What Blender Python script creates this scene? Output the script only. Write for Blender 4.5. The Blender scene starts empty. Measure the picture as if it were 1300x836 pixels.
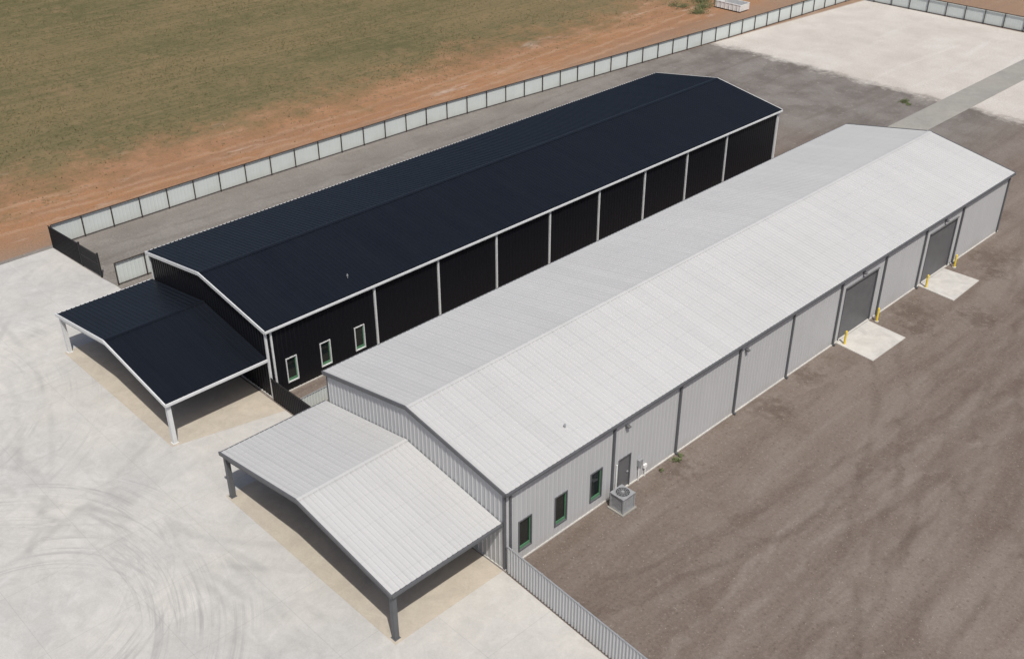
import math, bpy, random
from mathutils import Vector, Matrix, noise as mnoise
random.seed(7)
sc=bpy.context.scene
COL=sc.collection
# ------------------------------------------------------------------ helpers
class NT:
    def __init__(s,name):
        s.m=bpy.data.materials.new(name); s.m.use_nodes=True; s.t=s.m.node_tree
        s.b=s.t.nodes["Principled BSDF"]; s.pos=s.new("ShaderNodeNewGeometry").outputs["Position"]
        sp=s.new("ShaderNodeSeparateXYZ"); s.lk(s.pos,sp.inputs[0]); s.x,s.y,s.z=sp.outputs
    def new(s,t): return s.t.nodes.new(t)
    def lk(s,a,b):
        if isinstance(a,(int,float)): b.default_value=a
        elif isinstance(a,(tuple,list)): b.default_value=(*a,1) if len(a)==3 and b.type=='RGBA' else a
        else: s.t.links.new(a,b)
    def ma(s,op,a,b=0.,c=0.,clamp=False):
        n=s.new("ShaderNodeMath"); n.operation=op; n.use_clamp=clamp
        s.lk(a,n.inputs[0]); s.lk(b,n.inputs[1]); s.lk(c,n.inputs[2]); return n.outputs[0]
    def mix(s,f,a,b,mode='MIX'):
        n=s.new("ShaderNodeMix"); n.data_type='RGBA'; n.blend_type=mode
        s.lk(f,n.inputs[0]); s.lk(a,n.inputs[6]); s.lk(b,n.inputs[7]); return n.outputs[2]
    def noise(s,scale,detail=4,rough=.55,vec=None,dist=0.):
        n=s.new("ShaderNodeTexNoise"); s.lk(vec if vec is not None else s.pos,n.inputs["Vector"])
        n.inputs["Scale"].default_value=scale; n.inputs["Detail"].default_value=detail
        n.inputs["Roughness"].default_value=rough; n.inputs["Distortion"].default_value=dist
        return n.outputs[0]
    def vor(s,scale,vec=None):
        n=s.new("ShaderNodeTexVoronoi"); s.lk(vec if vec is not None else s.pos,n.inputs["Vector"])
        n.inputs["Scale"].default_value=scale; return n.outputs["Distance"],n.outputs["Color"]
    def map(s,loc=(0,0,0),rot=0,scale=(1,1,1)):
        n=s.new("ShaderNodeMapping"); s.lk(s.pos,n.inputs[0]); n.inputs[1].default_value=loc
        n.inputs[2].default_value=(0,0,rot); n.inputs[3].default_value=scale; return n.outputs[0]
    def comb(s,x,y,z=0.):
        n=s.new("ShaderNodeCombineXYZ"); s.lk(x,n.inputs[0]); s.lk(y,n.inputs[1]); s.lk(z,n.inputs[2]); return n.outputs[0]
    def rng(s,v,a,b,c=0.,d=1.):
        n=s.new("ShaderNodeMapRange"); s.lk(v,n.inputs[0])
        for i,q in enumerate((a,b,c,d)): s.lk(q,n.inputs[1+i])
        return n.outputs[0]
    def scl(s,col,v):
        n=s.new("ShaderNodeVectorMath"); n.operation='SCALE'; s.lk(col,n.inputs[0]); s.lk(v,n.inputs[3]); return n.outputs[0]
    def rad(s,cx,cy):
        dx=s.ma('SUBTRACT',s.x,cx);dy=s.ma('SUBTRACT',s.y,cy)
        return s.ma('SQRT',s.ma('ADD',s.ma('MULTIPLY',dx,dx),s.ma('MULTIPLY',dy,dy)))
    def wheel(s,cx,cy,R,gauge=.9,w=.3,wob=None):
        # pair of wheel tracks following a circle
        r=s.rad(cx,cy)
        if wob is not None: r=s.ma('ADD',r,wob)
        d=s.ma('ABSOLUTE',s.ma('SUBTRACT',s.ma('ABSOLUTE',s.ma('SUBTRACT',r,R)),gauge))
        return s.rng(d,w,w*.3)
    def bump(s,h,strength=.3,dist=.05):
        n=s.new("ShaderNodeBump"); n.inputs["Strength"].default_value=strength; n.inputs["Distance"].default_value=dist
        s.lk(h,n.inputs["Height"]); s.lk(n.outputs[0],s.b.inputs["Normal"])
    def out(s,col,rough=.8,spec=.5,metal=0.):
        s.lk(col,s.b.inputs["Base Color"]); s.lk(rough,s.b.inputs["Roughness"])
        s.b.inputs["Specular IOR Level"].default_value=spec; s.b.inputs["Metallic"].default_value=metal; return s.m

def paint(name,col,rough=.5,spec=.4,var=.08,scale=1.5,metal=0.):
    n=NT(name); a=n.noise(scale,5); c=n.scl(n.mix(0.,col,col),n.rng(a,.3,.7,1-var,1+var))
    return n.out(c,rough,spec,metal)
def roofmat(name,col,rough,spec,xc,half,amt=1.):
    n=NT(name)
    pan=n.ma('FLOOR',n.ma('DIVIDE',n.y,.9144))
    w=n.new("ShaderNodeTexWhiteNoise"); w.noise_dimensions='1D'; n.lk(pan,w.inputs["W"])
    big=n.noise(.1,3); streak=n.noise(1.,3,.5,n.map(scale=(.25,1.2,1)))
    lx=n.ma('FRACT',n.ma('DIVIDE',n.ma('ABSOLUTE',n.ma('SUBTRACT',n.x,xc)),1.52))
    line=n.ma('MULTIPLY',n.ma('LESS_THAN',lx,.04),.05*amt)
    fy=n.ma('FRACT',n.ma('DIVIDE',n.y,.9144)); seam=n.ma('MULTIPLY',n.ma('LESS_THAN',fy,.08),.06*amt)
    v=n.ma('ADD',n.rng(w.outputs[0],0,1,-.018*amt,.018*amt),n.rng(big,.3,.7,-.025*amt,.025*amt))
    v=n.ma('ADD',v,n.rng(streak,.3,.7,-.018*amt,.018*amt))
    v=n.ma('SUBTRACT',n.ma('SUBTRACT',n.ma('ADD',v,1.),line),seam)
    n.out(n.scl(n.mix(0.,col,col),v),n.rng(streak,.3,.7,rough-.03,rough+.03),spec)
    return n.m
def wallmat(name,col,rough,spec,dirtamt=.3):
    n=NT(name); s=n.noise(1.,4,.6,n.map(scale=(1.5,1.5,.25))); b=n.noise(.4,4)
    dirt=n.rng(n.ma('ADD',n.z,n.rng(b,.3,.7,-.3,.3)),0,.6,dirtamt,0.)
    v=n.ma('ADD',n.rng(s,.3,.7,.975,1.02),n.rng(b,.3,.7,-.02,.02))
    c=n.mix(dirt,n.scl(n.mix(0.,col,col),v),(col[0]*.7+.04,col[1]*.65+.032,col[2]*.58+.025))
    return n.out(c,rough,spec)

class MB:
    def __init__(s): s.v=[];s.f=[]
    def poly(s,pts):
        i=len(s.v); s.v+= [tuple(p) for p in pts]; s.f.append(tuple(range(i,i+len(pts))))
    def box(s,a,b):
        x0,y0,z0=a;x1,y1,z1=b;i=len(s.v)
        s.v+=[(x0,y0,z0),(x1,y0,z0),(x1,y1,z0),(x0,y1,z0),(x0,y0,z1),(x1,y0,z1),(x1,y1,z1),(x0,y1,z1)]
        s.f+=[tuple(i+k for k in q) for q in ((3,2,1,0),(4,5,6,7),(0,1,5,4),(1,2,6,5),(2,3,7,6),(3,0,4,7))]
    def beam(s,a,b,w,h,up=(0,0,1)):
        a=Vector(a);b=Vector(b);d=(b-a).normalized();sd=d.cross(Vector(up)).normalized();u=sd.cross(d)
        i=len(s.v)
        for P in (a,b):
            for k,l in ((-1,-1),(1,-1),(1,1),(-1,1)): s.v.append(tuple(P+sd*k*w/2+u*l*h/2))
        s.f+=[tuple(i+k for k in q) for q in ((0,1,2,3),(7,6,5,4),(0,4,5,1),(1,5,6,2),(2,6,7,3),(3,7,4,0))]
    def cyl(s,a,b,r,n=10,r2=None,cap=True):
        a=Vector(a);b=Vector(b);d=(b-a).normalized();o=d.orthogonal().normalized();u=d.cross(o)
        r2=r if r2 is None else r2;i=len(s.v)
        for P,R in ((a,r),(b,r2)):
            for k in range(n):
                t=2*math.pi*k/n; s.v.append(tuple(P+o*math.cos(t)*R+u*math.sin(t)*R))
        for k in range(n): s.f.append((i+k,i+(k+1)%n,i+n+(k+1)%n,i+n+k))
        if cap: s.f.append(tuple(i+n+k for k in range(n))); s.f.append(tuple(i+n-1-k for k in range(n)))
    def ribs(s,t0,t1,P,Q,nrm,sp=.3048,h=.02,phase=0.):
        nrm=Vector(nrm).normalized(); prof=[(t0,0.)]
        k=math.floor((t0-phase)/sp)
        while phase+k*sp<t1:
            b=phase+k*sp
            for o,hh in ((sp-.115,0),(sp-.085,h),(sp-.035,h),(sp-.005,0)):
                if t0<b+o<t1: prof.append((b+o,hh))
            k+=1
        prof.append((t1,0.)); i=len(s.v)
        for t,o in prof: s.v.append(tuple(Vector(P(t))+nrm*o)); s.v.append(tuple(Vector(Q(t))+nrm*o))
        for j in range(len(prof)-1):
            a=i+2*j; s.f.append((a,a+2,a+3,a+1))
    def obj(s,name,mat,parent=None,smooth=False):
        me=bpy.data.meshes.new(name); me.from_pydata(s.v,[],s.f); me.materials.append(mat)
        if smooth: me.polygons.foreach_set("use_smooth",[True]*len(me.polygons))
        o=bpy.data.objects.new(name,me); COL.objects.link(o)
        if parent: o.parent=parent
        return o
def empty(name):
    o=bpy.data.objects.new(name,None); COL.objects.link(o); return o

# ------------------------------------------------------------------ materials
M={}
M['roofW']=roofmat("light_roof_metal",(.435,.437,.432),.5,.35,-6.92,7.1)
M['roofK']=roofmat("dark_roof_metal",(.0055,.0072,.011),.42,.30,-26.82,7.,2.)
M['wallW']=wallmat("light_grey_wall_metal",(.42,.425,.43),.5,.35)
M['wallK']=wallmat("black_wall_metal",(.006,.0065,.009),.45,.25,.15)
M['trimW']=paint("charcoal_trim",(.10,.103,.11),.5)
M['trimK']=paint("white_trim",(.57,.58,.58),.45)
M['under']=paint("shaded_soffit_steel",(.07,.07,.075),.6)  # canopy underside shade painted in as a dark base colour
M['door']=paint("grey_door_paint",(.12,.12,.125),.5)
M['glass']=paint("dark_window_glass",(.012,.016,.016),.06,.6)
M['green']=paint("green_window_film",(.08,.20,.11),.4)
M['yellow']=paint("yellow_bollard_paint",(.68,.50,.04),.5)
M['steel']=paint("galvanised_steel",(.33,.34,.35),.45,.5,.1,6,.3)
M['dark']=paint("black_metal",(.015,.015,.017),.5)
M['rail']=paint("dark_brown_pipe",(.040,.030,.027),.6)
M['panel']=wallmat("pale_fence_panel",(.54,.58,.565),.5,.3)
M['pipe']=paint("white_pvc",(.7,.7,.68),.4)
M['lamp']=paint("lamp_lens",(.5,.5,.45),.3)

def concrete(name,base,joints=4.6,tracks=False,mott=1.):
    n=NT(name); a=n.noise(.13,6,.62); b=n.noise(.8,7,.7,dist=1.); c=n.noise(14,3,.6); 
    v=n.ma('ADD',n.rng(a,.3,.7,.88,1.08),n.ma('ADD',n.rng(b,.3,.7,-.10*mott,.08*mott),n.rng(c,.3,.7,-.05,.05)))
    col=n.scl(n.mix(n.rng(a,.35,.65),base,(base[0]*1.01,base[1]*.99,base[2]*.95)),v)
    st=n.noise(.35,5,.7,n.map(loc=(7,3,0),rot=.5,scale=(1,.3,1)))
    col=n.mix(n.rng(st,.56,.74,0,.4),col,(base[0]*.70,base[1]*.70,base[2]*.70))
    sw=n.noise(.22,6,.75,n.map(loc=(2,8,0)),dist=2.5)
    col=n.mix(n.rng(sw,.56,.68,0,.35),col,(base[0]*1.18,base[1]*1.19,base[2]*1.2))
    sp=n.noise(.55,6,.8,n.map(loc=(21,4,0)),dist=1.2); col=n.mix(n.rng(sp,.64,.74,0,.4*mott),col,(base[0]*.62,base[1]*.60,base[2]*.57))
    if joints:
        pid=n.comb(n.ma('FLOOR',n.ma('DIVIDE',n.ma('ADD',n.x,1.2+joints/2),joints)),n.ma('FLOOR',n.ma('DIVIDE',n.ma('ADD',n.y,-.3+joints/2),joints)))
        w=n.new("ShaderNodeTexWhiteNoise"); w.noise_dimensions='3D'; n.lk(pid,w.inputs["Vector"]); col=n.scl(col,n.rng(w.outputs[0],0,1,.97,1.02))
        for ax,off in ((n.x,1.2),(n.y,-.3)):
            f=n.ma('ABSOLUTE',n.ma('SUBTRACT',n.ma('FRACT',n.ma('DIVIDE',n.ma('ADD',ax,off),joints)),.5))
            col=n.mix(n.ma('MULTIPLY',n.ma('GREATER_THAN',f,.4965),.22),col,(base[0]*.4,base[1]*.4,base[2]*.4))
    if tracks:
        for (cx,cy,r0,r1,k,amt) in ((-10.8,-19.2,5.,10.5,5.,.5),(-15.5,-19.,6.,10.5,4.,.45),(-13.,-22.,7.,15.,6.,.4),(-34.,-19.,8.,15.,3.,.4),(-38.,-9.,5.,9.,3.5,.25)):
            dx=n.ma('SUBTRACT',n.x,cx); dy=n.ma('SUBTRACT',n.y,cy)
            r=n.rad(cx,cy)
            th=n.ma('ARCTAN2',dx,dy)
            q=n.noise(1.,4,.65,n.comb(n.ma('MULTIPLY',r,k),n.ma('MULTIPLY',th,.9),cx))
            w=n.noise(.25,3,.6,n.map(loc=(cx,cy,0)))
            m=n.ma('MULTIPLY',n.rng(q,.50,.62),n.ma('MULTIPLY',n.rng(r,r0,r0+1.5),n.rng(r,r1,r1-2)))
            m=n.ma('MULTIPLY',m,n.rng(w,.42,.58,0,amt))
            col=n.mix(m,col,(base[0]*.55,base[1]*.56,base[2]*.58))
        bw=n.noise(.3,4,.6)
        for (cx,cy,R) in ((-8,-40,30),(-40,-45,36),(-25,10,24),(-5,-31,22),(-60,-30,44)):
            m=n.ma('MULTIPLY',n.wheel(cx,cy,R,.85,.3),n.rng(bw,.42,.62,.0,.28)); col=n.mix(m,col,(base[0]*.58,base[1]*.58,base[2]*.58))
    n.bump(c,.15,.01)
    return n.out(col,.85,.3)
M['apron']=concrete("apron_concrete",(.445,.44,.425),4.6,True)
M['slab']=concrete("slab_concrete",(.42,.38,.32),0,False,1.2)
M['pad']=concrete("pad_concrete",(.49,.48,.455),0,False,1.6)
M['road']=concrete("road_concrete",(.27,.265,.245),0,False,1.)

# ------------------------------------------------------------------ ground
def groundmat():
    n=NT("ground_dirt_gravel_grass")
    n0=n.noise(.06,5,.6); n1=n.noise(.28,6,.6); n2=n.noise(1.6,5,.65); n3=n.noise(6,4,.7); n4=n.noise(24,2,.7)
    wob=n.rng(n1,.25,.75,-1,1); wob2=n.rng(n2,.25,.75,-1,1)
    fine=n.ma('ADD',n.rng(n3,.25,.75,-.20,.20),n.rng(n4,.25,.75,-.18,.18))
    # yard gravel
    tr=n.noise(1.,5,.6,n.map(rot=math.radians(14),scale=(.55,.06,1)),.6); tr2=n.noise(1.,5,.65,n.map(loc=(4,9,0),rot=math.radians(-35),scale=(.7,.07,1)),.8)
    yard=n.mix(n.rng(n0,.35,.65),(.152,.122,.102),(.190,.158,.136))
    yard=n.mix(n.rng(tr,.50,.66,0,.5),yard,(.225,.195,.170))
    yard=n.mix(n.rng(tr,.48,.34,0,.5),yard,(.118,.090,.073))
    yard=n.mix(n.rng(tr2,.54,.68,0,.4),yard,(.215,.18,.155))
    yard=n.mix(n.rng(n1,.52,.70,0,.5),yard,(.122,.092,.074))
    yard=n.mix(n.rng(n2,.52,.70,0,.40),yard,(.215,.185,.162))
    d,c=n.vor(4.); yard=n.mix(n.rng(d,.22,.08,0,.4),yard,(.29,.26,.23))
    d,c=n.vor(2.7,n.map(loc=(9,2,0))); yard=n.mix(n.rng(d,.22,.10,0,.4),yard,(.09,.07,.057))
    # lighter gravel near the perimeter and behind
    ly=n.mix(n.rng(n1,.35,.65),(.175,.160,.145),(.215,.20,.182)); ly=n.mix(n.rng(tr,.5,.66,0,.5),ly,(.25,.232,.212)); ly=n.mix(n.rng(n2,.5,.7,0,.4),ly,(.15,.135,.12))
    d,c=n.vor(4.1); ly=n.mix(n.rng(d,.18,.06,0,.4),ly,(.34,.32,.29))
    left=n.rng(n.ma('ADD',n.x,n.ma('MULTIPLY',wob,3.)),-24,-33)
    col=n.mix(left,yard,ly)
    back=n.ma('MULTIPLY',n.rng(n.ma('ADD',n.y,n.ma('MULTIPLY',wob,4.)),50,66),n.rng(n.x,-3,-14))
    dk=n.mix(n.rng(n1,.38,.62),(.140,.125,.114),(.20,.185,.17)); dk=n.mix(n.rng(n2,.58,.7,0,.45),dk,(.34,.32,.29)); dk=n.mix(n.rng(tr,.5,.36,0,.4),dk,(.11,.092,.08))
    col=n.mix(back,col,dk)
    # wheel tracks in the gravel
    tw=n.rng(n1,.3,.7,-.5,.5); br=n.noise(.35,4,.65,n.map(loc=(5,5,5)))
    for i,(cx,cy,R) in enumerate(((75,12,66),(95,35,84),(-70,25,78),(48,-8,34),(60,70,52),(-110,10,122),(14,78,24),(120,20,104),(-60,-10,75))):
        m=n.ma('MULTIPLY',n.wheel(cx,cy,R,.85,.34,tw),n.rng(br,.38,.60,.08,.42))
        m=n.ma('MULTIPLY',m,n.rng(n.x,.8,2.)); 
        col=n.mix(m,col,(.105,.080,.065) if i%3 else (.25,.22,.195))
    for (cx,cy,R) in ((-340,40,300),(-300,30,256.5),(10,100,52)):
        m=n.ma('MULTIPLY',n.wheel(cx,cy,R,.85,.34,tw),n.rng(br,.38,.60,.08,.4))
        m=n.ma('MULTIPLY',m,n.rng(n.x,-33,-36)); col=n.mix(m,col,(.13,.115,.10))
    # damp spots
    for cx,cy,r in ((1.4,36.8,1.9),(2.9,35,1.3),(1.2,20.5,1.5),(1.,25.,1.2),(1.6,48,2.0),(1.,12.,1.2),(5.,39.,1.5),(3.,46.,1.3)):
        r_=n.ma('ADD',n.rad(cx,cy),n.ma('MULTIPLY',wob2,1.3))
        col=n.mix(n.rng(r_,r,r*.2,0,.5),col,(.085,.062,.048))
    # caliche
    cal=n.mix(n.rng(n1,.3,.7),(.44,.408,.37),(.52,.495,.46)); cal=n.mix(n.rng(n2,.58,.75,0,.5),cal,(.38,.345,.30))
    cal=n.mix(n.rng(tr,.55,.7,0,.4),cal,(.57,.55,.52)); cal=n.mix(n.rng(n0,.5,.36,0,.4),cal,(.40,.365,.325))
    w=n.ma('MULTIPLY',n.ma('ADD',wob,n.ma('MULTIPLY',wob2,.6)),1.)
    yy=n.ma('ADD',n.y,w); xx=n.ma('ADD',n.x,n.ma('MULTIPLY',w,.35))
    mc=n.ma('MULTIPLY',n.rng(yy,76.4,78.0),n.rng(n.y,107.2,106.6))
    mc=n.ma('MULTIPLY',mc,n.rng(n.x,-48.,-45.5))
    mc=n.ma('MULTIPLY',mc,n.rng(xx,20.,18.))
    col=n.mix(mc,col,cal)
    # outside dirt
    od=n.mix(n.rng(n0,.35,.65),(.315,.165,.085),(.265,.145,.080)); od=n.mix(n.rng(n1,.5,.7,0,.6),od,(.34,.20,.12))
    stt=n.noise(1.,5,.6,n.map(rot=math.radians(2),scale=(.7,.05,1)),.5); od=n.mix(n.rng(stt,.5,.64,0,.5),od,(.215,.130,.085))
    od=n.mix(n.rng(stt,.44,.34,0,.45),od,(.36,.24,.155))
    od=n.mix(n.rng(n.noise(.4,5,.65,n.map(loc=(11,5,0),scale=(1,.3,1))),.60,.72,0,.65),od,(.46,.38,.31))
    od=n.mix(n.rng(n2,.5,.7,0,.4),od,(.23,.150,.095))
    sh=n.rng(n.ma('ADD',n.x,n.ma('MULTIPLY',wob,1.5)),-53.5,-49.5,0,.6); od=n.mix(sh,od,(.225,.175,.135))
    for (cx,cy,R) in ((-452,40,400),(-354,30,298.5)):
        m=n.ma('MULTIPLY',n.wheel(cx,cy,R,.9,.4,tw),n.rng(br,.38,.6,.1,.5)); od=n.mix(m,od,(.37,.25,.17))
    # grass field
    g1=n.noise(.045,6,.6,n.map(rot=.2,scale=(1,.45,1))); g2=n.noise(.5,6,.7)
    gr=n.mix(n.rng(g1,.38,.60),(.100,.094,.044),(.178,.136,.070))
    gr=n.mix(n.rng(g2,.46,.66,0,.65),gr,(.200,.150,.080))
    furrow=n.noise(1.,3,.6,n.map(rot=math.radians(-55),scale=(2.2,.08,1))); gr=n.mix(n.rng(furrow,.45,.62,0,.45),gr,(.088,.082,.038))
    furrow2=n.noise(1.,3,.6,n.map(rot=math.radians(4),scale=(1.2,.04,1))); gr=n.mix(n.rng(furrow2,.52,.66,0,.35),gr,(.21,.155,.088))
    d,c=n.vor(2.); tuft=n.rng(n.ma('ADD',d,n.rng(n2,.3,.7,-.2,.2)),.42,.15,0,.65); gr=n.mix(tuft,gr,(.075,.074,.034))
    gr=n.mix(n.rng(n.noise(.16,6,.7,n.map(loc=(30,12,0))),.58,.72,0,.55),gr,(.25,.165,.095))
    far=n.rng(n.y,60,100,0,.4); gr=n.mix(far,gr,(.19,.145,.085))
    e=n.ma('ADD',n.x,n.ma('ADD',n.ma('MULTIPLY',wob,5.),n.ma('MULTIPLY',wob2,3.)))
    e=n.ma('ADD',e,n.rng(n0,.3,.7,-3,3))
    fm=n.rng(e,-57.,-66)
    d2,c2=n.vor(1.4,n.map(loc=(5,1,0))); sp=n.ma('MULTIPLY',n.rng(d2,.36,.14,0,.7),n.rng(n1,.42,.6)); od=n.mix(n.ma('MULTIPLY',sp,n.rng(e,-52,-56)),od,(.12,.105,.055))
    od=n.mix(fm,od,gr)
    outm=n.ma('MAXIMUM',n.rng(n.x,-48.8,-49.2),n.rng(n.y,106.6,107.2))
    outm=n.ma('MAXIMUM',outm,n.rng(n.ma('ADD',n.ma('MULTIPLY',n.ma('SUBTRACT',n.y,36.),-.085),n.ma('ADD',n.x,48.6)),-.1,-.5))
    col=n.mix(outm,col,od)
    col=n.scl(col,n.ma('ADD',1.,fine))
    n.bump(n.ma('ADD',n3,n.ma('MULTIPLY',n4,.5)),.6,.08)
    return n.out(col,.95,.15)
M['ground']=groundmat()
mb=MB(); S=1500; mb.poly([(-S,-S,0),(S,-S,0),(S,S,0),(-S,S,0)]); mb.obj("ground",M['ground'])

def slab(name,poly,z,mat,zb=0.0):
    mb=MB(); mb.poly([(x,y,z) for x,y in poly]); k=len(poly)
    for i in range(k):
        a=poly[i];b=poly[(i+1)%k]; mb.poly([(a[0],a[1],zb),(b[0],b[1],zb),(b[0],b[1],z),(a[0],a[1],z)])
    return mb.obj(name,mat)
slab("concrete_apron",[(-49.1,-90),(80,-90),(80,-4.6),(30,-1.9),(0,-.12),(-39.5,-.12),(-41.4,-.35),(-48.4,-.8)],.03,M['apron'])
slab("concrete_road",[(-17.3,54.9),(-14.2,54.9),(-14.2,106.5),(-17.3,106.5)],.02,M['road'])
slab("concrete_pad",[(.1,29.5),(2.85,29.3),(2.9,33.3),(.1,33.5)],.06,M['pad'])
slab("concrete_pad",[(.1,40.3),(2.8,40.1),(2.7,44.1),(.1,44.0)],.06,M['pad'])

# ------------------------------------------------------------------ warehouses
def warehouse(name,x0,x1,y0,L,cols,H,Hr,c0,c1,cd,ch,chr_,roof,wall,trim,openings,rh):
    E=empty(name); xm=(x0+x1)/2; ov=.2; y1=y0+L
    sl=(Hr-H)/((x1-x0)/2+ov)
    top=lambda x: Hr-abs(x-xm)*sl-.03
    # roof
    r=MB(); ya,yb=y0-.1,y1+.1
    nr=Vector((sl,0,1)); nl=Vector((-sl,0,1))
    r.ribs(ya,yb,lambda t:(x1+ov,t,H),lambda t:(xm,t,Hr),nr,h=rh)
    r.ribs(ya,yb,lambda t:(xm,t,Hr),lambda t:(x0-ov,t,H),nl,h=rh)
    r.obj("roof",roof,E)
    rc=MB(); w=.2
    for s in (1,-1):
        a=(xm,ya,Hr+rh+.006);b=(xm,yb,Hr+rh+.006);c=(xm+s*w,yb,Hr+rh+.006-sl*w);d=(xm+s*w,ya,Hr+rh+.006-sl*w)
        rc.poly([a,d,c,b] if s>0 else [a,b,c,d])
    rc.obj("ridge_cap",roof,E)
    # walls
    wl=MB()
    ops=sorted(openings,key=lambda o:o[0])
    t=y0
    th=H-.02
    for (a,b,z0,z1,kind) in ops:
        wl.ribs(t,a,lambda q:(x1,q,.05),lambda q:(x1,q,th),(1,0,0))
        if z0>.1: wl.ribs(a,b,lambda q:(x1,q,.05),lambda q,z=z0:(x1,q,z),(1,0,0))
        wl.ribs(a,b,lambda q,z=z1:(x1,q,z),lambda q:(x1,q,th),(1,0,0))
        t=b
    wl.ribs(t,y1,lambda q:(x1,q,.05),lambda q:(x1,q,th),(1,0,0))
    wl.ribs(y0,y1,lambda q:(x0,q,.05),lambda q:(x0,q,th),(-1,0,0))
    # gable with doorway under the canopy
    da,db_=xm+1.0,xm+2.9
    for yy,nn in ((y0,-1),(y1,1)):
        segs=[(x0,xm),(xm,x1)] if nn>0 else [(x0,xm),(xm,da),(db_,x1)]
        for a,b in segs: wl.ribs(a,b,lambda q,yy=yy:(q,yy,.05),lambda q,yy=yy:(q,yy,top(q)),(0,nn,0),h=.035)
    wl.ribs(da,db_,lambda q:(q,y0,2.25),lambda q:(q,y0,top(q)),(0,-1,0),h=.035)
    wl.obj("walls",wall,E)
    # front door
    fd=MB(); fd.box((da,y0-.05,0.04),(da+.08,y0+.1,2.25)); fd.box((db_-.08,y0-.05,.04),(db_,y0+.1,2.25)); fd.box((da+.08,y0-.05,2.17),(db_-.08,y0+.1,2.247)); fd.box(((da+db_)/2-.05,y0-.04,.04),((da+db_)/2+.05,y0+.09,2.168)); fd.obj("entrance_door_frame",trim,E)
    fg=MB(); fg.box((da+.082,y0+.02,.04),(db_-.082,y0+.05,2.165)); fg.obj("entrance_door_glass",M['glass'],E)
    # foundation
    f=MB(); f.box((x0-.06,y0-.06,0),(x1+.07,y1+.06,.07)); f.obj("foundation",M['pad'],E)
    # trims
    tr=MB()
    for yy in (ya-.035,yb+.035):
        tr.beam((xm,yy,Hr-.07),(x1+ov,yy,H-.07),.07,.22); tr.beam((xm,yy-.003,Hr-.07),(x0-ov,yy-.003,H-.07),.07,.22)
    for s,xe in ((1,x1+ov),(-1,x0-ov)):
        tr.box((min(xe,xe+s*.1),ya-.02,H-.14),(max(xe,xe+s*.1),yb+.02,H-.02))
    for xx in (x0,x1):
        s=1 if xx==x1 else -1
        for yy,q in ((y0,-1),(y1,1)):
            a,b=sorted((xx+s*.04,xx-s*.08)); c,d=sorted((yy+q*.05,yy-q*.08)); tr.box((a,c,.07),(b,d,H-.12))
    for i,yc in enumerate(cols):
        tr.box((x1+.025,yc-.06,.07),(x1+.13,yc+.06,H-.15)); tr.box((x1+.13,yc-.06,.07),(x1+.25,yc+.06,.17))
        tr.box((x0-.13,yc-.06,.07),(x0-.025,yc+.06,H-.15))
    for yc in (y0+.32,y1-.3):
        tr.box((x1+.025,yc-.05,.07),(x1+.12,yc+.05,H-.15))
    tr.obj("trim_gutters_downspouts",trim,E)
    # openings
    fr=MB();gl=MB();gn=MB();dr=MB();hd=MB()
    for (a,b,z0,z1,kind) in ops:
        t=.06
        xa,xb=x1-.12,x1+.05
        fr.box((xa,a,z0),(xb,a+t,z1)); fr.box((xa,b-t,z0),(xb,b,z1)); fr.box((xa,a+t,z1-t),(xb-.003,b-t,z1)); 
        if kind=='win':
            fr.box((xa,a+t,z0),(xb-.003,b-t,z0+t)); gl.box((x1-.10,a+t,z0+t),(x1-.07,b-t,z1-t))
            g=.05
            gn.box((x1-.069,b-t-g,z0+t),(x1-.03,b-t-.002,z1-t)); gn.box((x1-.069,a+t+.002,z0+t),(x1-.033,b-t-g,z0+t+.16))
        elif kind=='door':
            dr.box((x1-.08,a+t,.06),(x1-.03,b-t,z1-t)); hd.box((x1-.03,b-t-.18,1.0),(x1+.03,b-t-.06,1.06))
        else:
            z=.07
            while z<z1-t-.01:
                zt=min(z+.075,z1-t); dr.box((x1-.10,a+t,z),(x1-.06,b-t,zt-.02)); dr.box((x1-.12,a+t,zt-.02),(x1-.085,b-t,zt)); z+=.075
            dr.box((x1+.05,a-.02,z1+.01),(x1+.1,b+.02,z1+.09))
    if ops:
        fr.obj("opening_frames",trim,E)
        if gl.v: gl.obj("window_glass",M['glass'],E); gn.obj("window_inner_frames",M['green'],E)
        if dr.v: dr.obj("doors",M['door'],E)
        if hd.v: hd.obj("door_handles",M['steel'],E)
    # canopy
    cm=(c0+c1)/2; cs=(chr_-ch)/((c1-c0)/2); yf=y0-cd
    c=MB(); c.ribs(yf,y0-.05,lambda t:(c1,t,ch),lambda t:(cm,t,chr_),(cs,0,1),h=rh); c.ribs(yf,y0-.05,lambda t:(cm,t,chr_),lambda t:(c0,t,ch),(-cs,0,1),h=rh)
    for s in (1,-1):
        zz=chr_+rh+.006
        a=(cm,yf,zz);b=(cm,y0-.05,zz);cc=(cm+s*.18,y0-.05,zz-cs*.18);d=(cm+s*.18,yf,zz-cs*.18)
        c.poly([a,d,cc,b] if s>0 else [a,b,cc,d])
    c.obj("canopy_roof",roof,E)
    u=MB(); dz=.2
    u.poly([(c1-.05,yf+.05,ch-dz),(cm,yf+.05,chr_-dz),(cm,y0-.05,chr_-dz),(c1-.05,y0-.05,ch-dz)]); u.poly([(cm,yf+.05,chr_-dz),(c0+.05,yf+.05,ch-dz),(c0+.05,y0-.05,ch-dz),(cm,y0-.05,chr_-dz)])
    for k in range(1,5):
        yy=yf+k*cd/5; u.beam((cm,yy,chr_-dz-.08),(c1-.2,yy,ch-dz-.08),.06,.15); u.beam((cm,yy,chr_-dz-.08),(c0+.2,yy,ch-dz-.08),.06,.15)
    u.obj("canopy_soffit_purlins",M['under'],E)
    k=MB()
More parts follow.
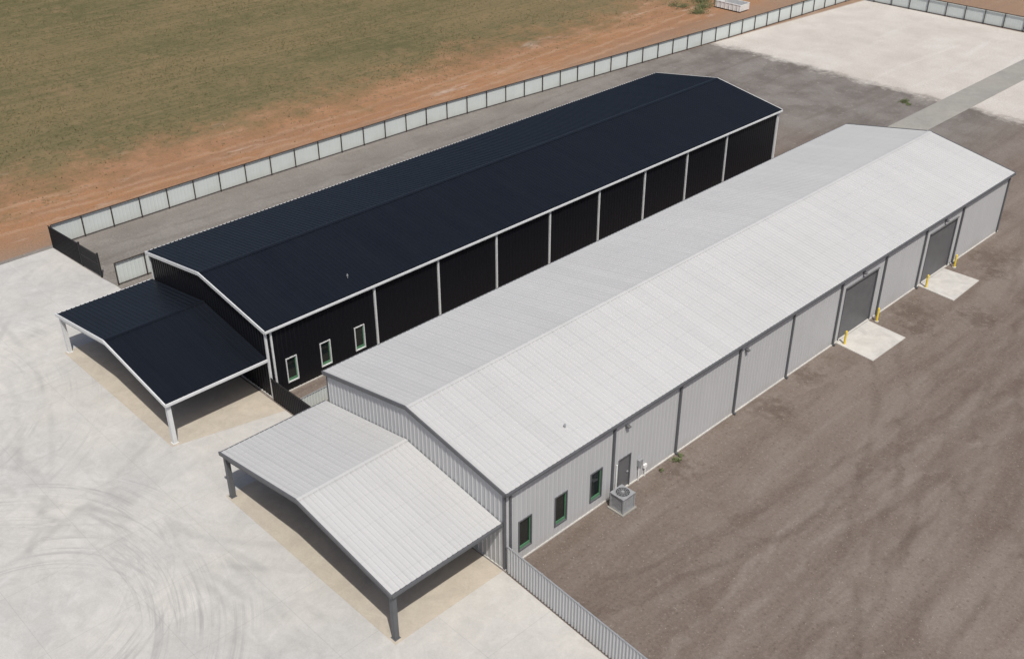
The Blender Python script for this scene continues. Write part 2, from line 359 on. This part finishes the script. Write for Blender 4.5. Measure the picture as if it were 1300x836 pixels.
    k.beam((cm,yf-.04,chr_-.07),(c1+.08,yf-.04,ch-.07),.08,.2); k.beam((cm,yf-.037,chr_-.07),(c0-.08,yf-.037,ch-.07),.08,.2)
    k.box((c1,yf,ch-.17),(c1+.1,y0-.06,ch-.015)); k.box((c0-.1,yf,ch-.17),(c0,y0-.06,ch-.015))
    k.beam((c1-.15,yf+.2,ch-.35),(cm,yf+.2,chr_-.35),.16,.28); k.beam((c0+.15,yf+.203,ch-.35),(cm,yf+.203,chr_-.35),.16,.28)
    for xx in (c0+.17,c1-.17):
        k.box((xx-.12,yf+.06,.03),(xx+.12,yf+.3,ch-.15)); k.box((xx-.17,yf+.01,.03),(xx+.17,yf+.35,.055))
    k.obj("canopy_frame_posts",trim,E)
    return E
colsW=[7.657+5.368*i for i in range(8)]
LW=7.657+7*5.368+7.482
opsW=[(.9,1.8,.6,2.5,'win'),(3.4,4.3,.6,2.5,'win'),(6.0,6.9,.6,2.5,'win'),(8.15,9.15,.0,2.2,'door'),(29.75,33.7,0,3.9,'roll'),(40.6,44.6,0,3.9,'roll')]
EW=warehouse("metal_warehouse",-13.836,0,0,LW,colsW,4.9,6.221,-14.1,-.15,6.664,2.923,4.066,M['roofW'],M['wallW'],M['trimW'],opsW,.02)
LK=7.871+7*5.216+7.517
colsK=[.089+7.871+5.216*i for i in range(8)]
opsK=[(1.2,1.98,.6,2.3,'win'),(3.65,4.43,.6,2.3,'win'),(6.25,7.03,.6,2.3,'win')]
EK=warehouse("metal_warehouse",-33.6,-20.039,.089,LK,colsK,4.815,5.953,-33.72,-20.09,6.602,2.816,3.923,M['roofK'],M['wallK'],M['trimK'],opsK,.032)
slab("canopy_slab",[(-14.2,-6.75),(-.0,-6.75),(-.0,-.14),(-14.2,-.14)],.038,M['slab'],.031)
slab("canopy_slab",[(-33.7,-6.65),(-20.0,-6.65),(-18.5,-.14),(-33.7,-.14)],.038,M['slab'],.031)

# wall lights and roof vents
def wall_light(y,x=0.,z=4.2,P=EW):
    m=MB(); m.box((x+.03,y-.11,z),(x+.12,y+.11,z+.16)); m.beam((x+.12,y,z+.11),(x+.25,y,z+.08),.2,.06); m.obj("wall_light",M['door'],P)
    l=MB(); l.box((x+.14,y-.08,z+.025),(x+.23,y+.08,z+.04)); l.obj("wall_light_lens",M['lamp'],P)
for y,z in ((8.65,4.1),(19.0,4.1),(31.7,4.25),(42.6,4.25)): wall_light(y,0,z)
v=MB(); v.cyl((-1.2,5.3,5.0),(-1.2,5.3,5.3),.05); v.cyl((-1.2,5.3,5.3),(-1.2,5.3,5.36),.07,10,.05); v.obj("roof_vent",M['steel'],EW)
v=MB(); v.cyl((-21.3,7.0,4.8),(-21.3,7.0,5.35),.03); v.cyl((-21.3,7.0,5.22),(-21.3,7.0,5.26),.06); v.obj("roof_vent",M['steel'],EK)

# ------------------------------------------------------------------ air conditioner
E=empty("air_conditioner_unit")
m=MB(); m.box((.42,6.95,0),(1.5,8.05,.08)); m.obj("pad",M['road'],E)
m=MB(); cx,cy=.95,7.5; a=.42
for sx in (-1,1):
    for sy in (-1,1): m.box((cx+sx*a-.04,cy+sy*a-.04,.1),(cx+sx*a+.04,cy+sy*a+.04,.98))
for k in range(14):
    z=.16+k*.056; m.box((cx-a,cy-a,z),(cx+a,cy-a+.02,z+.03)); m.box((cx-a,cy+a-.02,z),(cx+a,cy+a,z+.03)); m.box((cx-a-.001,cy-a+.021,z),(cx-a+.02,cy+a-.021,z+.03)); m.box((cx+a-.02,cy-a+.021,z),(cx+a+.001,cy+a-.021,z+.03))
m.box((cx-a-.05,cy-a-.05,.98),(cx+a+.05,cy+a+.05,1.03)); m.box((cx-a-.02,cy-a-.02,.1),(cx+a+.02,cy+a+.02,.15))
m.obj("casing",M['steel'],E)
m=MB(); m.box((cx-a+.05,cy-a+.05,.15),(cx+a-.05,cy+a-.05,.975)); m.cyl((cx,cy,1.031),(cx,cy,1.04),.36,24); m.obj("coil",M['dark'],E)
m=MB()
for r in (.12,.2,.28,.37):
    for k in range(24):
        t=2*math.pi*k/24;t2=2*math.pi*(k+1)/24
        m.beam((cx+r*math.cos(t),cy+r*math.sin(t),1.055),(cx+r*math.cos(t2),cy+r*math.sin(t2),1.055),.015,.015)
for k in range(12):
    t=2*math.pi*k/12; m.beam((cx,cy,1.06),(cx+.37*math.cos(t),cy+.37*math.sin(t),1.06),.012,.012)
m.cyl((cx,cy,1.04),(cx,cy,1.09),.08,14); m.obj("fan_grille",M['steel'],E)
m=MB(); m.cyl((.06,8.0,.4),(.06,8.0,2.0),.035); m.cyl((.06,8.0,.42),(.6,7.7,.42),.035); m.obj("refrigerant_line",M['pipe'],E)
E=empty("electrical_box")
m=MB(); m.box((.035,9.7,1.0),(.2,10.0,1.4)); m.obj("cabinet",M['steel'],E)
m=MB(); m.cyl((.1,9.8,.0),(.1,9.8,1.0),.03); m.cyl((.1,10.35,0),(.1,10.35,.75),.03); m.box((.035,10.2,.6),(.15,10.45,.8)); m.obj("conduit",M['pipe'],E)

# bollards
for x,y in ((.55,29.75),(.5,33.85),(.55,40.45),(.5,44.75)):
    E=empty("bollard"); m=MB(); m.cyl((x,y,0),(x,y,1.0),.07,14,cap=True); m.cyl((x,y,1.0),(x,y,1.05),.07,14,.04); m.obj("post",M['yellow'],E)
    m=MB(); m.cyl((x,y,0),(x,y,.07),.14,14); m.obj("footing",M['pad'],E)

# ------------------------------------------------------------------ fences
def pipe_fence(name,line,hgt=1.75,step=2.44,panel=True):
    E=empty(name); po=MB(); pa=MB()
    for a,b in zip(line[:-1],line[1:]):
        a=Vector((*a,0));b=Vector((*b,0));L=(b-a).length;d=(b-a)/L; k=max(1,round(L/step)); s=L/k
        nrm=Vector((d.y,-d.x,0))
        for i in range(k+1):
            p=a+d*s*i; po.cyl(p,p+Vector((0,0,hgt+.03)),.05,8)
        po.cyl(a+Vector((0,0,hgt)),b+Vector((0,0,hgt)),.045,8); po.cyl(a+Vector((0,0,.1)),b+Vector((0,0,.1)),.035,8)
        oo=a-nrm*.1
        pa.ribs(0,L,lambda t:oo+d*t+Vector((0,0,.06)),lambda t:oo+d*t+Vector((0,0,hgt-.08)),nrm,.3,.01)
    po.obj("posts_rails",M['rail'],E); pa.obj("panels",M['panel'],E)
pipe_fence("perimeter_fence",[(-48.6,-.5),(-48.6,13.8),(-48.3,36),(-46.4,63),(-45.2,80),(-44.1,106.6)])
pipe_fence("perimeter_fence",[(-44.0,106.6),(-22,107.0),(30,107.6)])
pipe_fence("side_yard_fence",[(-39.55,.05),(-39.5,9.),(-33.8,9.)])
def sheet_fence(name,a,b,hgt,mat,capmat,nside=1,rib=.035):
    E=empty(name); a=Vector((*a,0));b=Vector((*b,0));L=(b-a).length;d=(b-a)/L;n=Vector((d.y,-d.x,0))*nside
    m=MB(); m.ribs(0,L,lambda t:a+d*t+Vector((0,0,.06)),lambda t:a+d*t+Vector((0,0,hgt)),n,.2,rib)
    m.obj("panels",mat,E)
    m=MB(); m.beam(a+Vector((0,0,hgt+.02)),b+Vector((0,0,hgt+.02)),.07,.04)
    k=max(1,round(L/2.4))
    for i in range(k+1):
        p=a+d*(L*i/k)-n*.06; m.beam(p,p+Vector((0,0,hgt-.01)),.07,.07,(1,0,0))
    m.beam(a-n*.05+Vector((0,0,.5)),b-n*.05+Vector((0,0,.5)),.05,.06); m.beam(a-n*.05+Vector((0,0,1.3)) if hgt>1.4 else a-n*.05+Vector((0,0,.9)),b-n*.05+Vector((0,0,1.3)) if hgt>1.4 else b-n*.05+Vector((0,0,.9)),.05,.06)
    m.obj("frame",capmat,E)
sheet_fence("corrugated_fence",(.2,-.05),(34,-2.1),1.7,M['wallW'],M['steel'])
sheet_fence("corrugated_fence",(-48.5,-.75),(-44.2,-.45),1.8,M['wallK'],M['dark'])
sheet_fence("corrugated_fence",(-19.9,-.02),(-14.2,-.02),1.55,M['wallK'],M['dark'])
sheet_fence("corrugated_fence",(-17.6,.3),(-17.7,6.),1.0,M['panel'],M['steel'])
E=empty("yard_gate"); m=MB(); a=Vector((-44.1,-.42,0));b=Vector((-41.5,-.25,0))
for z in (.15,1.0,1.75): m.beam(a+Vector((0,0,z)),b+Vector((0,0,z)),.06,.06)
for i in range(22):
    p=a.lerp(b,i/21); m.beam(p+Vector((0,0,.1)),p+Vector((0,0,1.8)),.05,.05,(1,0,0))
m.cyl(a,a+Vector((0,0,1.95)),.07); m.cyl(b,b+Vector((0,0,1.95)),.07); m.obj("bars",M['dark'],E)

# ------------------------------------------------------------------ waste container
E=empty("waste_container"); m=MB(); X,Y=-52.6,90.8; l,w_,h_=1.9,1.0,.9
m.box((X-l,Y-w_,.15),(X-l+.08,Y+w_,h_)); m.box((X+l-.08,Y-w_,.15),(X+l,Y+w_,h_)); m.box((X-l+.08,Y-w_,.15),(X+l-.08,Y-w_+.08,h_)); m.box((X-l+.08,Y+w_-.08,.15),(X+l-.08,Y+w_,h_)); m.box((X-l-.04,Y-w_-.04,h_),(X+l+.04,Y-w_+.08,h_+.07)); m.box((X-l-.04,Y+w_-.08,h_),(X+l+.04,Y+w_+.04,h_+.07))
for k in range(6): xx=X-l+.3+k*.62; m.box((xx,Y-w_-.06,.15),(xx+.08,Y-w_-.001,h_-.002))
o=m.obj("body",M['pipe'],E); m=MB(); m.box((X-l+.08,Y-w_+.08,.2),(X+l-.08,Y+w_-.08,.25)); m.box((X-l+.2,Y-.8,0),(X+l-.2,Y-.6,.15)); m.box((X-l+.2,Y+.6,0),(X+l-.2,Y+.8,.15)); m.obj("floor_skids",M['dark'],E)

# ------------------------------------------------------------------ vegetation
def leafmat(name,a,b):
    n=NT(name); q=n.noise(1.3,3); return n.out(n.mix(n.rng(q,.35,.65),a,b),.8,.15)
M['weed']=leafmat("dry_grass",(.085,.085,.036),(.16,.13,.060)); M['leaf']=leafmat("shrub_leaves",(.075,.11,.045),(.15,.17,.08)); M['bark']=paint("bark",(.10,.075,.05),.9)
m=MB(); cnt=0
while cnt<32000:
    x=random.uniform(-125,-50); y=random.uniform(-12,150)
    dn=mnoise.noise(Vector((x*.12,y*.12,0)))+.5*mnoise.noise(Vector((x*.5,y*.5,3)))
    pr=.8 if x<-65 else max(0,(-52-x)/13)**1.5*.7
    if random.random()>pr*(.5+dn): continue
    cnt+=1; s=random.uniform(.06,.18)
    for k in range(3):
        t=random.uniform(0,6.28);q=random.uniform(.3,1.)*s; ct,st=math.cos(t),math.sin(t); w=.035
        m.poly([(x-st*w,y+ct*w,0),(x+st*w,y-ct*w,0),(x+ct*q,y+st*q,s*random.uniform(.4,.9))])
m.obj("field_grass",M['weed'])
def shrub(name,x,y,r,h,nleaf):
    E=empty(name); t=MB(); lf=MB(); tips=[]
    for k in range(12):
        a=random.uniform(0,6.28);l=random.uniform(.3,1.15); e=(x+math.cos(a)*r*l,y+math.sin(a)*r*l,h*random.uniform(.4,.95)); t.cyl((x,y,0),e,.03,6,.01); tips.append(e)
    for k in range(nleaf):
        e=random.choice(tips); f=random.uniform(.3,1.05)
        c=Vector((x+(e[0]-x)*f,y+(e[1]-y)*f,e[2]*f))+Vector([random.gauss(0,.2*r) for _ in range(3)]); c.z=abs(c.z)*.8+.03
        u=Vector([random.uniform(-1,1) for _ in range(3)]).normalized(); v_=u.orthogonal().normalized(); s=random.uniform(.04,.09)
        lf.poly([c-u*s,c+v_*s*.5,c+u*s,c-v_*s*.5])
    t.obj("stems",M['bark'],E); lf.obj("leaves",M['leaf'],E)
for x,y,r,h,nn in ((-55.6,88.5,1.6,.7,900),(-57.2,90.6,1.9,.8,1000),(-54.4,86.0,1.3,.5,550),(-58.,86.5,1.5,.6,550),(-56.2,94.5,1.7,.7,700),(-59.5,92,1.6,.6,600),(-54.9,91.6,1.3,.5,400)): shrub("shrub",x,y,r,h,nn)
for x,y,r,h,nn in ((-19.6,74.4,.5,.25,260),(-18.9,73.9,.3,.2,120),(.5,12.6,.25,.2,110),(.4,13.1,.16,.15,60),(.45,11.3,.12,.15,40)): shrub("weed_clump",x,y,r,h,nn)
# stones scattered in the yard
m=MB()
for k in range(3600):
    x=random.uniform(.4,24) if k%3 else random.uniform(-48,-34); y=random.uniform(.5,60); s=random.uniform(.012,.032)
    i=len(m.v)
    for q in ((1,0,0),(0,1,0),(-1,0,0),(0,-1,0),(0,0,.8)): m.v.append((x+q[0]*s*random.uniform(.7,1.3),y+q[1]*s*random.uniform(.7,1.3),q[2]*s))
    m.f+=[(i,i+1,i+4),(i+1,i+2,i+4),(i+2,i+3,i+4),(i+3,i,i+4)]
m.obj("gravel_stones",paint("limestone_gravel",(.30,.265,.235),.9,.2,.3,8))

# ------------------------------------------------------------------ light, sky, camera
sd=Vector((1.5,-.8,2.95)).normalized()
w=bpy.data.worlds.new("World"); sc.world=w; w.use_nodes=True
nt=w.node_tree; sky=nt.nodes.new("ShaderNodeTexSky"); sky.sky_type='NISHITA'; sky.sun_disc=False
sky.sun_elevation=math.asin(sd.z); sky.sun_rotation=math.atan2(sd.x,sd.y); sky.air_density=.8; sky.dust_density=3.5; sky.ozone_density=1.
nt.links.new(sky.outputs[0],nt.nodes["Background"].inputs[0]); nt.nodes["Background"].inputs[1].default_value=.10
sl=bpy.data.lights.new("sun",'SUN'); sl.energy=3.9; sl.angle=math.radians(.55); sl.color=(1,.96,.90); so=bpy.data.objects.new("sun",sl); COL.objects.link(so)
so.rotation_euler=sd.to_track_quat('Z','Y').to_euler(); so.location=(0,0,60)
sc.view_settings.view_transform='Standard'; sc.view_settings.look='None'; sc.view_settings.exposure=0
cam=bpy.data.cameras.new("camera"); co=bpy.data.objects.new("camera",cam); COL.objects.link(co); sc.camera=co
yaw,pit,rol,f=.802,.548,-.003,1370.028
fw=Vector((-math.sin(yaw)*math.cos(pit),math.cos(yaw)*math.cos(pit),-math.sin(pit))); r=Vector((math.cos(yaw),math.sin(yaw),0)); u=r.cross(fw)
r2=r*math.cos(rol)+u*math.sin(rol); u2=-r*math.sin(rol)+u*math.cos(rol)
co.matrix_world=Matrix(((r2.x,u2.x,-fw.x,27.92),(r2.y,u2.y,-fw.y,-26.48),(r2.z,u2.z,-fw.z,37.098),(0,0,0,1)))
cam.lens=f/1300*36; cam.sensor_width=36; cam.clip_start=.5; cam.clip_end=4000
